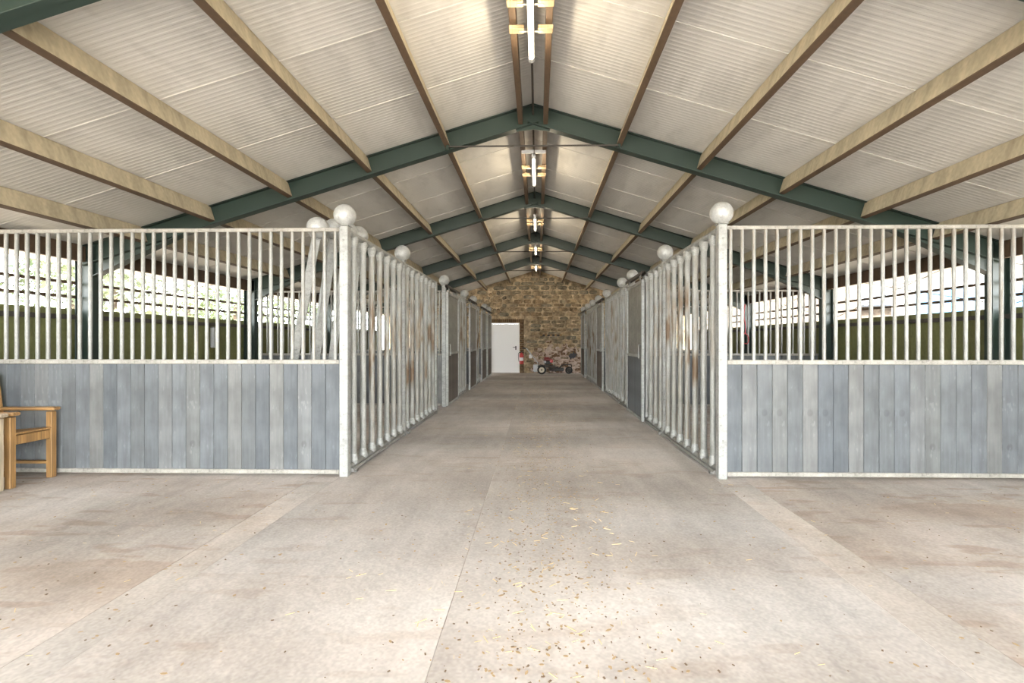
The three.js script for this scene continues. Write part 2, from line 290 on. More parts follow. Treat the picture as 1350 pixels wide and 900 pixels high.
/* ---------- side walls ---------- */
for (const s of [-1, 1]) {
  const w = structure(s < 0 ? 'wall_left' : 'wall_right', 'half-height olive sheet wall with open rails above');
  const H = 1.655, n = 6; const pts = [];
  for (let i = 0; i < n; i++) { const o = i / n; pts.push([o, 0], [o + 0.02, 0.012], [o + 0.05, 0.012], [o + 0.07, 0]); }
  pts.push([1 - 0.004, 0], [1 - 0.004, 0.03], [0, 0.03]);
  const g = boxUV(new THREE.ExtrudeGeometry(new THREE.Shape(pts.map(([x, y]) => new THREE.Vector2(x, -y))), { depth: H, bevelEnabled: false }).rotateX(-Math.PI / 2));
  for (let i = 0; i < 21; i++) part(w, 'sheet', g, M.olive, s < 0 ? [-WALLX - 0.03, 0, 3.7 - i] : [WALLX + 0.03, 0, 2.7 - i], s < 0 ? Math.PI / 2 : -Math.PI / 2);
  const L = 17.3 - FRONT;   // the cross passage by the stone wall is open at both sides
  const rail = (y, h, t, m, nm, x = WALLX - 0.03) => part(w, nm, cbox(t, h, L, 0.003), m, [s * x, y, -(17.3 + FRONT) / 2]);
  rail(1.553, 0.055, 0.05, M.darkRail, 'cap_rail', WALLX - 0.04);
  rail(1.797, 0.036, 0.03, M.brown, 'rail'); rail(1.967, 0.036, 0.03, M.brown, 'rail');
  const ends = [...FR, BACK];
  for (let b = 0; b < ends.length - 1; b++) { const a = ends[b], z = ends[b + 1]; part(w, 'brace_rod', rod([s * 5.57, 2.38, -(a + 0.3)], [s * 5.57, 1.7, -(z - 0.1)], 0.006, 6), M.zinc); part(w, 'brace_rod', rod([s * 5.575, 1.7, -(a + 0.1)], [s * 5.575, 2.38, -(z - 0.3)], 0.006, 6), M.zinc); }
}

/* ---------- stone gable wall with door ---------- */
{
  const w = structure('wall_back', 'rubble stone gable wall, lime-washed low down');
  const gs = new THREE.Shape([[-5.9, -0.1], [5.9, -0.1], [5.9, roofY(5.9)], [0, RIDGE], [-5.9, roofY(5.9)]].map((p) => new THREE.Vector2(...p)));
  const hole = new THREE.Path([[-1.80, 0], [-0.67, 0], [-0.67, 2.0], [-1.80, 2.0]].map((p) => new THREE.Vector2(...p))); gs.holes.push(hole);
  part(w, 'mortar', boxUV(new THREE.ExtrudeGeometry(gs, { depth: 0.35, bevelEnabled: false })), M.mortar, [0, 0, -BACK - 0.35]);
  // a stone: pillow front on a wobbly outline, about 48 triangles
  const stone = (wd, ht, dp) => {
    const N = 12, ring = [], in_ = [], P = [];
    for (let i = 0; i < N; i++) { const t = (i + 0.5) / N * 2 * Math.PI, c = Math.cos(t), s = Math.sin(t), q = Math.pow(Math.pow(Math.abs(c), 5) + Math.pow(Math.abs(s), 5), -0.2) * rr(0.9, 1.03); ring.push([c * q * wd / 2, s * q * ht / 2, 0]); in_.push([c * q * wd / 2 * 0.78, s * q * ht / 2 * 0.74, dp * rr(0.75, 1.05)]); }
    for (let i = 0; i < N; i++) { const j = (i + 1) % N; P.push(ring[i], ring[j], in_[j], ring[i], in_[j], in_[i], in_[i], in_[j], [rr(-0.02, 0.02), rr(-0.02, 0.02), dp * 1.08]); }
    const g = new THREE.BufferGeometry(); g.setAttribute('position', new THREE.Float32BufferAttribute(P.flat(), 3)); g.computeVertexNormals(); return boxUV(g, [rnd() * 3, rnd() * 3]);
  };
  let count = 0; const lump = [];
  const put = (x, y, wd, ht, m, rot = 0) => {
    const g = stone(wd, ht, rr(0.010, 0.03));
    if (count++ < 296) { const o = part(w, 'stone', g, m, [x, y, -BACK - 0.004]); o.rotation.z = rot; } else { g.rotateZ(rot); lump.push(g.translate(x, y, -BACK - 0.004)); }
  };
  const OX = -1.6, OY = 2.84;
  for (let y = 0.02; y < 4.0;) {
    const ht = y < 2.3 ? rr(0.13, 0.21) : rr(0.13, 0.24);
    const lim = Math.min(5.2, (RIDGE - 0.06 - y - ht) / SL); if (lim < 0.15) break;
    const span = y + ht < 2.25 ? 2.0 : lim;
    for (let x = -span + rr(0, 0.1); x < span;) {
      const wd = Math.min(rr(0.2, 0.52), Math.max(0.14, span - x + 0.05)), cx = x + wd / 2, cy = y + ht / 2; x += wd;
      if (cx + wd / 2 > -1.9 && cx - wd / 2 < -0.5 && y < 2.12) continue;
      if (Math.hypot(cx - OX, cy - OY) < 0.47) continue;
      const wash = y < 1.25 && cx > -0.1 && rnd() < (y < 0.95 ? 0.92 : 0.5);
      put(cx, cy + rr(-0.01, 0.01), wd - rr(0.02, 0.045), ht - rr(0.015, 0.035), wash ? pick(M.washed) : y > 3.1 ? pick([M.stones[2], M.stones[4], M.stones[6], M.stones[1]]) : pick([M.stones[0], M.stones[1], M.stones[3], M.stones[5], M.stones[2], M.stones[6]]), rr(-0.03, 0.03));
    }
    y += ht;
  }
  for (let i = 0; i < 14; i++) { const t = i / 14 * 2 * Math.PI; put(OX + Math.cos(t) * 0.36, OY + Math.sin(t) * 0.36, 0.14, 0.17, pick(M.stones), t + Math.PI / 2); }
  for (let i = 0; i < 5; i++) { const t = i / 5 * 2 * Math.PI + 0.3; put(OX + Math.cos(t) * 0.15, OY + Math.sin(t) * 0.15, 0.19, 0.16, M.stones[3], rr(-0.3, 0.3)); }
  if (lump.length) part(w, 'rubble', merge(lump), M.stones[1]).userData.kind = 'stuff';
  // lime wash left on the low rubble, filling the joints too; its ragged edge is traced
  const lw = []; for (let i = 0; i <= 22; i++) lw.push([1.95 - i * 0.093, 1.02 + 0.22 * Math.sin(i * 1.7) * rnd() + rr(-0.08, 0.1) - 0.3 * sstep(14, 22, i)]);
  part(w, 'lime_wash', boxUV(new THREE.ExtrudeGeometry(new THREE.Shape([[-0.1, 0.0], [1.95, 0.0], ...lw].map((p) => new THREE.Vector2(...p))), { depth: 0.012, bevelEnabled: false })), M.limewash, [0, 0, -BACK - 0.002]);
  // brick door jamb and soldier course
  const bg = cbox(0.16, 0.068, 0.06, 0.006), bg2 = cbox(0.075, 0.068, 0.06, 0.006), bs = cbox(0.066, 0.13, 0.06, 0.006);
  for (let i = 0; i < 26; i++) { const y = 0.04 + i * 0.078; if (i % 2) part(w, 'brick', bg, pick(M.bricks), [-0.575, y, -BACK]); else { part(w, 'brick', bg2, pick(M.bricks), [-0.617, y, -BACK]); part(w, 'brick', bg2, pick(M.bricks), [-0.532, y, -BACK]); } }
  for (let i = 0; i < 18; i++) part(w, 'brick', bs, pick(M.bricks), [-1.84 + i * 0.077, 2.085, -BACK]);
  const d = structure('door_1', 'plain white steel door in the stone wall');
  d.position.set(-1.235, 0, -BACK + 0.0);
  part(d, 'leaf', cbox(1.05, 1.95, 0.05, 0.004), M.white, [0, 0.985, -0.02]);
  part(d, 'frame', merge([move(cbox(0.04, 2.0, 0.09, 0.004), -0.545, 1.0, -0.02), move(cbox(0.04, 2.0, 0.09, 0.004), 0.545, 1.0, -0.02), move(cbox(1.13, 0.035, 0.09, 0.004), 0, 1.982, -0.02)]), M.white);
  const hnd = part(d, 'handle', merge([move(cbox(0.045, 0.15, 0.012, 0.004), 0.42, 1.0, 0.01), rod([0.42, 1.03, 0.01], [0.42, 1.03, 0.06], 0.011), rod([0.43, 1.03, 0.06], [0.30, 1.03, 0.06], 0.011)]), M.black); hnd.userData.label = 'black lever handle';
  part(d, 'threshold', cbox(1.13, 0.02, 0.1, 0.003), M.concPale, [0, 0.01, 0.03]);
}

/* ---------- ball-topped posts ---------- */
const PW = 0.08;
const gShaft = cbox(PW, 2.33, PW, 0.006), gCap = cbox(0.1, 0.01, 0.1, 0.003), gBall = (() => { const g = new THREE.SphereGeometry(0.103, 32, 20); const uv = g.attributes.uv; for (let i = 0; i < uv.count; i++) uv.setXY(i, uv.getX(i) * 0.65, uv.getY(i) * 0.32); return g; })(), gBolt = new THREE.CylinderGeometry(0.009, 0.009, 0.008, 8).rotateX(Math.PI / 2);
function makePost() {
  const g = new THREE.Group();
  part(g, 'shaft', gShaft, M.galv, [0, 1.165, 0]); part(g, 'cap_plate', gCap, M.galv, [0, 2.335, 0]); part(g, 'ball', gBall, M.ball, [0, 2.435, 0]);
  for (const y of [0.35, 1.22, 2.2]) part(g, 'bolt', gBolt, M.zinc, [0, y, 0.043]);
  return g;
}
const post0 = makePost();
function post(x, d, label, group) { const o = post0.clone(); o.name = numbered('ball_topped_post'); o.position.set(x, 0, -d); o.userData = { label, category: 'post' }; if (group) o.userData.group = group; scene.add(o); return o; }

/* ---------- bar-and-plank panels across the stalls ---------- */
function barPanel(name, label, category, x0, x1, d, { top, mid, bottom, barStep, barOff = 0, plankW, tone = 0, group }) {
  const g = thing(name, label, category, [0, 0, -d], group), L = x1 - x0, xc = (x0 + x1) / 2;
  part(g, 'top_rail', cbox(L, 0.036, 0.04, 0.006), M.rail, [xc, top - 0.018, 0]);
  part(g, 'middle_rail', cbox(L, 0.042, 0.06, 0.005), M.rail, [xc, mid - 0.021, 0]);
  part(g, 'bottom_rail', cbox(L, 0.04, 0.06, 0.005), M.rail, [xc, bottom + 0.02, 0]);
  const hb = top - mid - 0.03, gb = cyl(0.0168, hb, 10);
  for (let x = x0 + barOff; x < x1 - 0.03; x += barStep) part(g, 'bar', gb, M.tubes[Math.floor(rnd() * 1.3)], [x, mid + hb / 2 - 0.003, 0]);
  const n = Math.round(L / plankW), pw = L / n, h = mid - 0.042 - (bottom + 0.04) + 0.01, gp = [0, 1, 2, 3, 4].map((k) => cbox(pw - 0.0025, h, 0.034, 0.0035, [k * 0.14 + 0.07, k * 0.33]));
  for (let i = 0; i < n; i++) part(g, 'plank', pick(gp), pick(M.planks), [x0 + (i + 0.5) * pw, bottom + 0.04 + h / 2 - 0.005, 0]);
  return g;
}
const D0 = 4.44 + 0.04;
const FP = { top: 2.318, mid: 1.088, bottom: 0.024 };
barPanel('stall_divider', 'grey plank and steel bar stall panel behind the wooden chairs', 'stall panel', -5.36, -1.79, D0, { ...FP, barStep: 0.1017, barOff: 0.066, plankW: 0.1335 });
barPanel('stall_divider', 'grey plank and steel bar front stall panel with nothing standing before it', 'stall panel', 1.787, 5.36, D0, { ...FP, barStep: 0.1060, barOff: 0.040, plankW: 0.138 });

// partitions farther in
const PP = { top: 2.24, mid: 1.03, bottom: 0.024, barStep: 0.105, barOff: 0.06, plankW: 0.14, group: 'partitions between the stalls' };
for (const s of [-1, 1]) for (const [d, n] of [[9.275, 'first'], [13.5, 'second'], [17.8, 'third']])
  barPanel('stall_partition', `${n} plank and bar partition inside ${s < 0 ? 'the row ending by the white door' : 'the row ending by the mower'}`, 'partition', s < 0 ? -5.36 : 1.79, s < 0 ? -1.79 : 5.36, d, PP);

/* ---------- tube grilles, doors and posts along the aisle ---------- */
const TX = 1.735, RT = 0.031, gTubes = [0, 0.22, -0.2, 0.4].map((o) => { const g = cyl(0.031, 2.15, 14), uv = g.attributes.uv; for (let i = 0; i < uv.count; i++) uv.setY(i, uv.getY(i) + o); return g; }), gCollar = new THREE.LatheGeometry([[0.0315, 0.05], [0.037, 0.03], [0.043, 0.0], [0.046, -0.03], [0.037, -0.055], [0.02, -0.062]].map(([x, y]) => new THREE.Vector2(x, y)).reverse(), 12);
function grille(s, d0, d1, label, heavy) {
  const g = thing('tube_grille', label, 'grille', [s * TX, 0, -d0], 'steel tube grilles along the aisle'), L = d1 - d0;
  part(g, 'top_rail', merge([rod([0, 2.288, 0], [0, 2.288, -L], 0.03, 12)]), M.galv);
  part(g, 'bottom_rail', rod([0, 0.07, 0], [0, 0.07, -L], 0.028, 12), M.zinc);
  part(g, 'guide_rail', merge([rod([-s * 0.033, 0.04, 0.0], [-s * 0.033, 0.04, -L], 0.018, 10)]), M.zinc);
  part(g, 'foot', cbox(0.03, 0.05, 0.05, 0.003), M.zinc, [-s * 0.033, 0.025, -0.1]);
  const n = Math.max(1, Math.round((L - 0.12) / 0.247));
  for (let i = 0; i < n; i++) {
    const z = -(0.13 + (L - 0.26) * (n > 1 ? i / (n - 1) : 0.5)), k = heavy > 1 ? pick([1, 2, 2]) : heavy ? pick([0, 1, 1, 2]) : pick([0, 0, 1]);
    const t = part(g, 'tube', pick(gTubes), M.tubes[k], [0, 1.17, z]); t.rotation.y = rnd() * 6;
    part(t, 'foot_collar', gCollar, M.galv, [0, -1.05, 0]);
    const h = part(t, 'head_collar', gCollar, M.galv, [0, 1.05, 0]); h.rotation.x = Math.PI;
  }
  return g;
}
function slidingDoor(s, d0, d1, label, muddy = true) {
  const g = thing('sliding_door', label, 'sliding door', [s * 1.655, 0, -d0], 'sliding stall doors'), L = d1 - d0, st = cbox(0.045, 2.16, 0.05, 0.004);
  part(g, 'stile', st, M.galv, [0, 1.12, -0.025]); part(g, 'stile', st, M.galv, [0, 1.12, -L + 0.025]);
  const rl = cbox(0.04, 0.045, L - 0.1, 0.004);
  for (const y of [0.065, 1.03, 2.17]) part(g, 'cross_rail', rl, M.galv, [0, y, -L / 2]);
  part(g, 'upper_sheet', cbox(0.012, 1.1, L - 0.1, 0.002), M.perf, [s * 0.004, 1.6, -L / 2]);
  const n = 8, pw = (L - 0.1) / n, gp = cbox(0.024, 0.93, pw - 0.002, 0.003);
  for (let i = 0; i < n; i++) part(g, 'plank', gp, pick(muddy ? M.muddy : [M.planks[1], M.planks[3], M.planks[5]]), [s * 0.002, 0.55, -0.05 - (i + 0.5) * pw]);
  part(g, 'door_handle', merge([rod([-s * 0.02, 1.0, -0.025], [-s * 0.06, 1.0, -0.025], 0.008), rod([-s * 0.02, 1.2, -0.025], [-s * 0.06, 1.2, -0.025], 0.008), rod([-s * 0.06, 0.99, -0.025], [-s * 0.06, 1.21, -0.025], 0.01)]), M.zinc);
  const tr = part(g, 'hanging_track', merge([move(cbox(0.05, 0.008, L + 0.16, 0.002), 0, 2.32, -L / 2), move(cbox(0.006, 0.05, L + 0.16, 0.002), -0.024, 2.297, -L / 2), move(cbox(0.006, 0.05, L + 0.16, 0.002), 0.024, 2.297, -L / 2)]), M.iron);
  for (const z of [-0.2, -L + 0.2]) part(tr, 'roller_hanger', merge([move(new THREE.CylinderGeometry(0.035, 0.035, 0.02, 14).rotateZ(Math.PI / 2).toNonIndexed(), 0, 2.275, z), move(cbox(0.012, 0.12, 0.05, 0.003), 0, 2.24, z)]), M.zinc);
  return g;
}
const rowName = (s) => (s < 0 ? 'the row ending by the white door' : 'the row ending by the mower');
// posts: [depth, words]
const PL = [[4.48, 'galvanised corner post with steel ball, joined to the stall panel behind the wooden chairs'], [6.4, 'galvanised ball-topped post halfway along the tube grille beside the leaning posts'], [9.275, 'ball-topped post by the first sliding door'], [11.85, 'ball-topped post just before the second sliding door'], [13.5, 'ball-topped post at the second partition'], [16.3, 'ball-topped post just before the last sliding door'], [17.8, 'ball-topped post at the row end']];
const PR = [[4.48, 'galvanised corner post with steel ball, opposite the post by the wooden chairs'], [6.44, 'ball-topped post halfway along the first tube grille'], [8.65, 'ball-topped post ending the first sliding door'], [9.7, 'ball-topped post just beyond the first partition'], [11.85, 'ball-topped post just before the second sliding door'], [13.45, 'ball-topped post at the second partition'], [14.85, 'ball-topped post beyond the second partition'], [16.3, 'ball-topped post just before the last sliding door'], [17.8, 'ball-topped post at the row end']];
for (const [s, list] of [[-1, PL], [1, PR]]) for (const [d, t] of list) post(s * 1.745, d, /corner|leaning|halfway along the first/.test(t) ? t : t + ', ' + rowName(s), 'ball-topped stall posts');
const pe = single('gate_post', 'plain square galvanised post ending the tube grille before the open gap', 'post', cbox(0.07, 2.3, 0.07, 0.005), M.galv, [-TX, 1.15, -8.4]);
const jr = single('jamb_post', 'plain square galvanised jamb post behind the leading edge of the first sliding door', 'post', cbox(0.06, 2.3, 0.06, 0.005), M.galv, [TX + 0.005, 1.15, -7.66]);
grille(-1, 4.53, 6.35, 'seven-tube steel grille between the corner post and halfway post, leaning posts behind it', 1);
grille(-1, 6.45, 8.36, 'brown-stained tube grille before the open gap', 2);
grille(1, 4.53, 6.39, 'pale tube grille running from the corner post opposite the wooden chairs', 1);
grille(1, 6.49, 7.62, 'four-tube grille with brown rub marks before the first sliding door', 1);
grille(-1, 10.3, 11.8, 'tube grille between the first and second sliding doors, ' + rowName(-1), 2);
grille(-1, 13.55, 14.65, 'tube grille between the second and third sliding doors, ' + rowName(-1), 2);
grille(1, 9.75, 11.8, 'tube grille before the second sliding door, ' + rowName(1), 1);
grille(1, 8.7, 9.65, 'short tube grille right after the first sliding door, ' + rowName(1), 1);
grille(1, 13.5, 14.8, 'tube grille right after the second partition, ' + rowName(1), 2);
grille(1, 14.9, 16.25, 'tube grille before the last sliding door, ' + rowName(1), 2);
slidingDoor(-1, 9.1, 10.35, 'first sliding stall door after the open gap, ' + rowName(-1));
slidingDoor(-1, 12.1, 13.4, 'second sliding stall door, ' + rowName(-1));
slidingDoor(-1, 14.7, 15.95, 'third sliding stall door, ' + rowName(-1));
slidingDoor(-1, 16.4, 17.7, 'last sliding stall door, beside the white door');
slidingDoor(1, 7.38, 8.62, 'first sliding stall door with clean grey lower planks, ' + rowName(1), false);
slidingDoor(1, 11.9, 13.1, 'second sliding stall door, ' + rowName(1));
slidingDoor(1, 16.4, 17.7, 'last sliding stall door, beside the mower');

/* ---------- spare posts leaning in the corner ---------- */
{
  const up = new THREE.Vector3(0, 1, 0);
  const lean = (foot, head, turn, label) => { const o = post(0, 0, label, 'spare posts leaning in the stall'); const A = new THREE.Vector3(...foot), B = new THREE.Vector3(...head).sub(A).normalize(); o.position.copy(A); o.quaternion.setFromUnitVectors(up, B).multiply(new THREE.Quaternion().setFromAxisAngle(up, turn)); o.name = numbered('spare_post'); return o; };
  taken.set('ball_topped_post', taken.get('ball_topped_post'));
  lean([-2.66, 0.015, -4.95], [-2.06, 2.33, -4.60], 0.5, 'spare galvanised ball-topped post leaning furthest from upright behind the bars');
  lean([-2.47, 0.015, -5.10], [-2.00, 2.33, -4.82], 0.7, 'spare galvanised post leaning between two other leaning posts');
  lean([-2.33, 0.015, -5.26], [-1.96, 2.33, -5.06], 0.4, 'spare galvanised post leaning steeply behind the corner post');
  lean([-2.22, 0.015, -5.46], [-1.93, 2.33, -5.29], 0.6, 'spare galvanised post, most upright of the leaning ones');
}

/* ---------- ridge lamps ---------- */
[3.72, 7.2, 10.35, 13.4, 16.65].forEach((d, i) => {
  const g = thing('tube_lamp', ['bare lit tube lamp under the ridge ahead of the front stall panels', 'lit tube lamp under the ridge with a small pale board at its end', 'lit tube lamp under the ridge, third counted from the stone wall', 'lit tube lamp under the ridge, second counted from the stone wall', 'lit tube lamp under the ridge closest to the stone wall'][i], 'lamp', [0, 3.78, -d], 'tube lamps along the ridge');
  part(g, 'tube', new THREE.CapsuleGeometry(0.024, 1.1, 6, 14).rotateX(Math.PI / 2), M.glow).userData.label = 'glowing tube';
  for (const z of [-0.59, 0.59]) part(g, 'end_cap', new THREE.CylinderGeometry(0.028, 0.028, 0.05, 14).rotateX(Math.PI / 2), M.lightGrey, [0, 0, z]);
  const bt = cbox(0.125, 0.035, 0.07, 0.004);
  for (const z of [0.05, -0.27]) for (const x of [-0.12, 0.12]) part(g, 'batten', bt, M.pine, [x, 0.056, z]).userData.label = 'raw pine block';
  part(g, 'housing', cbox(0.05, 0.022, 1.14, 0.003), M.lightGrey, [0, 0.042, 0]);
  for (const z of [0.05, -0.27]) part(g, 'strap', cbox(0.2, 0.003, 0.02, 0.001), M.zinc, [0, 0.0365, z]);
  if (i === 1) part(g, 'end_board', cbox(0.33, 0.05, 0.015, 0.003), M.lightGrey, [0, 0.06, 0.62]);
  part(g, 'flex', tube([[0, 0, 0.6], [0.01, 0.05, 0.65], [0, 0.19, 0.67]], 0.006, 12, 6), M.cable);
  for (const z of [-0.38, 0, 0.38]) { const p = new THREE.PointLight(lin(1, 0.84, 0.60), 0.36, 0, 2); p.name = 'tube_light'; p.position.set(0, -0.045, z); p.castShadow = true; p.shadow.radius = 1; g.add(p); }
});

/* ---------- wooden chairs ---------- */
function armchair(name, label, wood, x, d, width) {          // faces +x (the aisle); local z across
  const g = thing(name, label, 'chair', [x, 0, -d]), w2 = width / 2, dep = 0.47;
  const leg = (xx, z, h) => part(g, 'leg', cbox(0.055, h, 0.05, 0.005), wood, [xx, h / 2, z]);
  for (const z of [-w2 + 0.025, w2 - 0.025]) {
    leg(dep, z, 0.61);
    part(g, 'back_post', board([0.04, 0, z], [-0.075, 0.95, z], 0.055, 0.05, 0.008, [0, 0, 1]), wood);
    part(g, 'armrest', merge([board([-0.03, 0.632, z], [dep + 0.06, 0.636, z], 0.075, 0.03, 0.01)]), wood);
    part(g, 'stretcher', board([0.03, 0.14, z], [dep, 0.14, z], 0.045, 0.025), wood);
    part(g, 'side_rail', board([0.0, 0.37, z], [dep, 0.41, z], 0.02, 0.075, 0.004, [0, 1, 0]), wood);
  }
  part(g, 'front_rail', cbox(0.025, 0.08, width - 0.05, 0.003), wood, [dep, 0.405, 0]);
  part(g, 'rear_rail', cbox(0.025, 0.08, width - 0.05, 0.003), wood, [0.0, 0.36, 0]);
  for (let i = 0; i < 5; i++) { const xx = 0.06 + i * 0.098; part(g, 'seat_slat', cbox(0.088, 0.02, width - 0.08, 0.004), wood, [xx, 0.425 + (xx - 0.06) * 0.085, 0]).rotation.z = 0.085; }
  part(g, 'top_rail', board([-0.073, 0.915, -w2], [-0.073, 0.915, w2], 0.075, 0.03, 0.006, [1, 0, 0]), wood);
  part(g, 'lower_back_rail', board([-0.02, 0.5, -w2], [-0.02, 0.5, w2], 0.06, 0.03, 0.004, [1, 0, 0]), wood);
  for (const s of [-1, 1]) part(g, 'cross_slat', board([-0.024 - s * 0.012, 0.52, -s * (w2 - 0.04)], [-0.066 - s * 0.012, 0.9, s * (w2 - 0.04)], 0.045, 0.016, 0.003, [1, 0, 0]), wood);
  return g;
}
armchair('garden_armchair', 'honey brown wooden armchair with crossed back slats, against the plank panel', M.woodA, -4.93, 4.215, 0.40);
armchair('garden_armchair', 'pale weathered wooden armchair beside the honey brown one', M.woodB, -4.93, 3.74, 0.46);

/* ---------- things at the stone wall ---------- */
{
  const g = thing('fire_extinguisher', 'red fire extinguisher hung between white door and mower', 'extinguisher', [-0.585, 0.36, -BACK + 0.14]);
  part(g, 'cylinder', new THREE.LatheGeometry([[0, 0], [0.075, 0.002], [0.085, 0.02], [0.085, 0.36], [0.07, 0.41], [0.035, 0.44], [0.02, 0.46]].map((p) => new THREE.Vector2(...p)), 20), M.red);
  part(g, 'label_band', new THREE.CylinderGeometry(0.0865, 0.0865, 0.13, 20, 1, true, -1.0, 2.0), M.white, [0, 0.2, 0]);
  part(g, 'valve', merge([move(cbox(0.03, 0.05, 0.03, 0.004), 0, 0.48, 0), board([-0.02, 0.51, 0], [0.09, 0.53, 0], 0.02, 0.012), board([-0.01, 0.485, 0], [0.085, 0.48, 0], 0.02, 0.01)]), M.black);
  part(g, 'hose', tube([[-0.02, 0.48, 0.02], [-0.11, 0.44, 0.05], [-0.115, 0.25, 0.05], [-0.1, 0.1, 0.06]], 0.011), M.black);
  part(g, 'bracket', cbox(0.05, 0.06, 0.13, 0.003), M.iron, [0, 0.44, -0.08]);
}
{
  const g = thing('brush_mower', 'red-engined walk-behind mower parked before the stone wall', 'mower', [0, 0, -18.8]);
  const wheel = (x, z, r, w, rimM, rimR, name) => { const t = part(g, name, new THREE.LatheGeometry([[r * 0.62, -w / 2], [r * 0.9, -w / 2], [r, -w * 0.3], [r, w * 0.3], [r * 0.9, w / 2], [r * 0.62, w / 2]].map((p) => new THREE.Vector2(...p)), 28).rotateX(Math.PI / 2), M.rubber, [x, r, z]); part(t, 'rim', new THREE.CylinderGeometry(rimR, rimR, w * 0.86, 24).rotateX(Math.PI / 2), rimM); part(t, 'hub', new THREE.CylinderGeometry(0.03, 0.03, w * 1.05, 12).rotateX(Math.PI / 2), M.iron); return t; };
  wheel(0.21, 0.27, 0.17, 0.1, M.cream, 0.115, 'wheel'); wheel(0.21, -0.27, 0.17, 0.1, M.cream, 0.115, 'wheel');
  wheel(1.27, 0.0, 0.14, 0.08, M.iron, 0.08, 'caster_wheel');
  part(g, 'axle', rod([0.21, 0.17, -0.27], [0.21, 0.17, 0.27], 0.015), M.iron);
  part(g, 'chassis', merge([move(cbox(0.7, 0.05, 0.3, 0.006), 0.4, 0.3, 0), move(cbox(0.24, 0.12, 0.3, 0.01), 0.22, 0.27, 0)]), M.iron);
  part(g, 'gearbox', cbox(0.2, 0.28, 0.26, 0.03), M.lightGrey, [-0.02, 0.23, 0.02]);
  const e = part(g, 'engine', merge([move(cbox(0.26, 0.16, 0.26, 0.04), 0.45, 0.44, 0)]), M.black);
  part(e, 'engine_cover', merge([move(cbox(0.28, 0.1, 0.28, 0.04), 0.44, 0.56, 0), move(new THREE.CylinderGeometry(0.1, 0.12, 0.06, 18).toNonIndexed(), 0.4, 0.62, 0)]), M.darkRed);
  part(e, 'fuel_tank', cbox(0.14, 0.13, 0.2, 0.03), M.red, [0.58, 0.5, 0.03]);
  part(e, 'silencer', cbox(0.1, 0.09, 0.12, 0.02), M.lightGrey, [0.33, 0.47, 0.16]);
  const ds = new THREE.Shape(); ds.absarc(0, 0, 0.3, 0, Math.PI * 2); 
  part(g, 'cutting_deck', move(boxUV(new THREE.CylinderGeometry(0.29, 0.3, 0.1, 24)), 0.78, 0.18, 0), M.iron);
  part(g, 'belt_cover', cbox(0.5, 0.04, 0.16, 0.01), M.iron, [0.62, 0.28, 0.05]);
  part(g, 'front_arm', merge([tube([[0.72, 0.1, 0.1], [0.85, 0.18, 0.1], [1.0, 0.34, 0.08], [1.15, 0.36, 0.04], [1.3, 0.36, 0.0], [1.38, 0.34, 0]], 0.02, 24, 8), rod([1.37, 0.35, 0.0], [1.36, 0.14, 0.0], 0.016), rod([1.36, 0.14, -0.05], [1.27, 0.14, -0.05], 0.014), rod([1.36, 0.14, 0.05], [1.27, 0.14, 0.05], 0.014)]), M.iron);
  part(g, 'front_arm', merge([tube([[0.72, 0.14, -0.14], [0.9, 0.2, -0.12], [1.02, 0.33, -0.06], [1.2, 0.36, -0.01]], 0.016, 20, 8)]), M.iron);
  for (const z of [-0.2, 0.2]) { const h = part(g, 'handlebar', merge([rod([0.06, 0.42, z * 0.5], [-0.36, 0.97, z], 0.016), rod([-0.36, 0.97, z], [-0.48, 1.0, z], 0.016)]), M.lightGrey); part(h, 'grip', rod([-0.40, 0.98, z], [-0.54, 1.01, z], 0.023), M.black); }
  part(g, 'handle_brace', rod([-0.2, 0.76, -0.15], [-0.2, 0.76, 0.15], 0.014), M.iron);
  part(g, 'control_box', cbox(0.12, 0.15, 0.12, 0.02), M.white, [-0.22, 0.68, 0.1]);
  part(g, 'debris_guard', cbox(0.02, 0.2, 0.4, 0.004), M.black, [0.1, 0.36, 0]);
}
{
  const g = thing('bridle_rack', 'small wall rack with four dark hooks above the mower', 'rack', [0.59, 1.5, -BACK + 0.05]);
  part(g, 'backboard', cbox(0.85, 0.06, 0.02, 0.004), M.woodA, [0, 0.01, 0]);
  for (let i = 0; i < 4; i++) part(g, 'bridle_hook', merge([move(new THREE.CylinderGeometry(0.06, 0.06, 0.1, 16, 1, false).rotateX(Math.PI / 2).scale(1, 0.62, 1).toNonIndexed(), -0.29 + i * 0.19, 0, 0.06)]), M.iron);
  part(g, 'lower_rail', cbox(0.74, 0.02, 0.025, 0.003), M.pine, [0.02, -0.12, 0]);
  const sh = new THREE.Shape([[-0.15, -0.02], [-0.07, 0.08], [0.0, 0.06], [0.03, 0.14], [0.06, 0.06], [0.15, 0.07], [0.1, -0.05], [0.02, -0.1], [-0.04, -0.08], [-0.08, -0.14]].map((p) => new THREE.Vector2(...p)));
  single('hanging_rag', 'dark grey rag hung on the lime-washed stones behind the mower', 'rag', boxUV(new THREE.ExtrudeGeometry(sh, { depth: 0.03, bevelEnabled: true, bevelSize: 0.015, bevelThickness: 0.02, bevelSegments: 2 })), M.rag, [1.45, 0.7, -BACK + 0.06]);
}
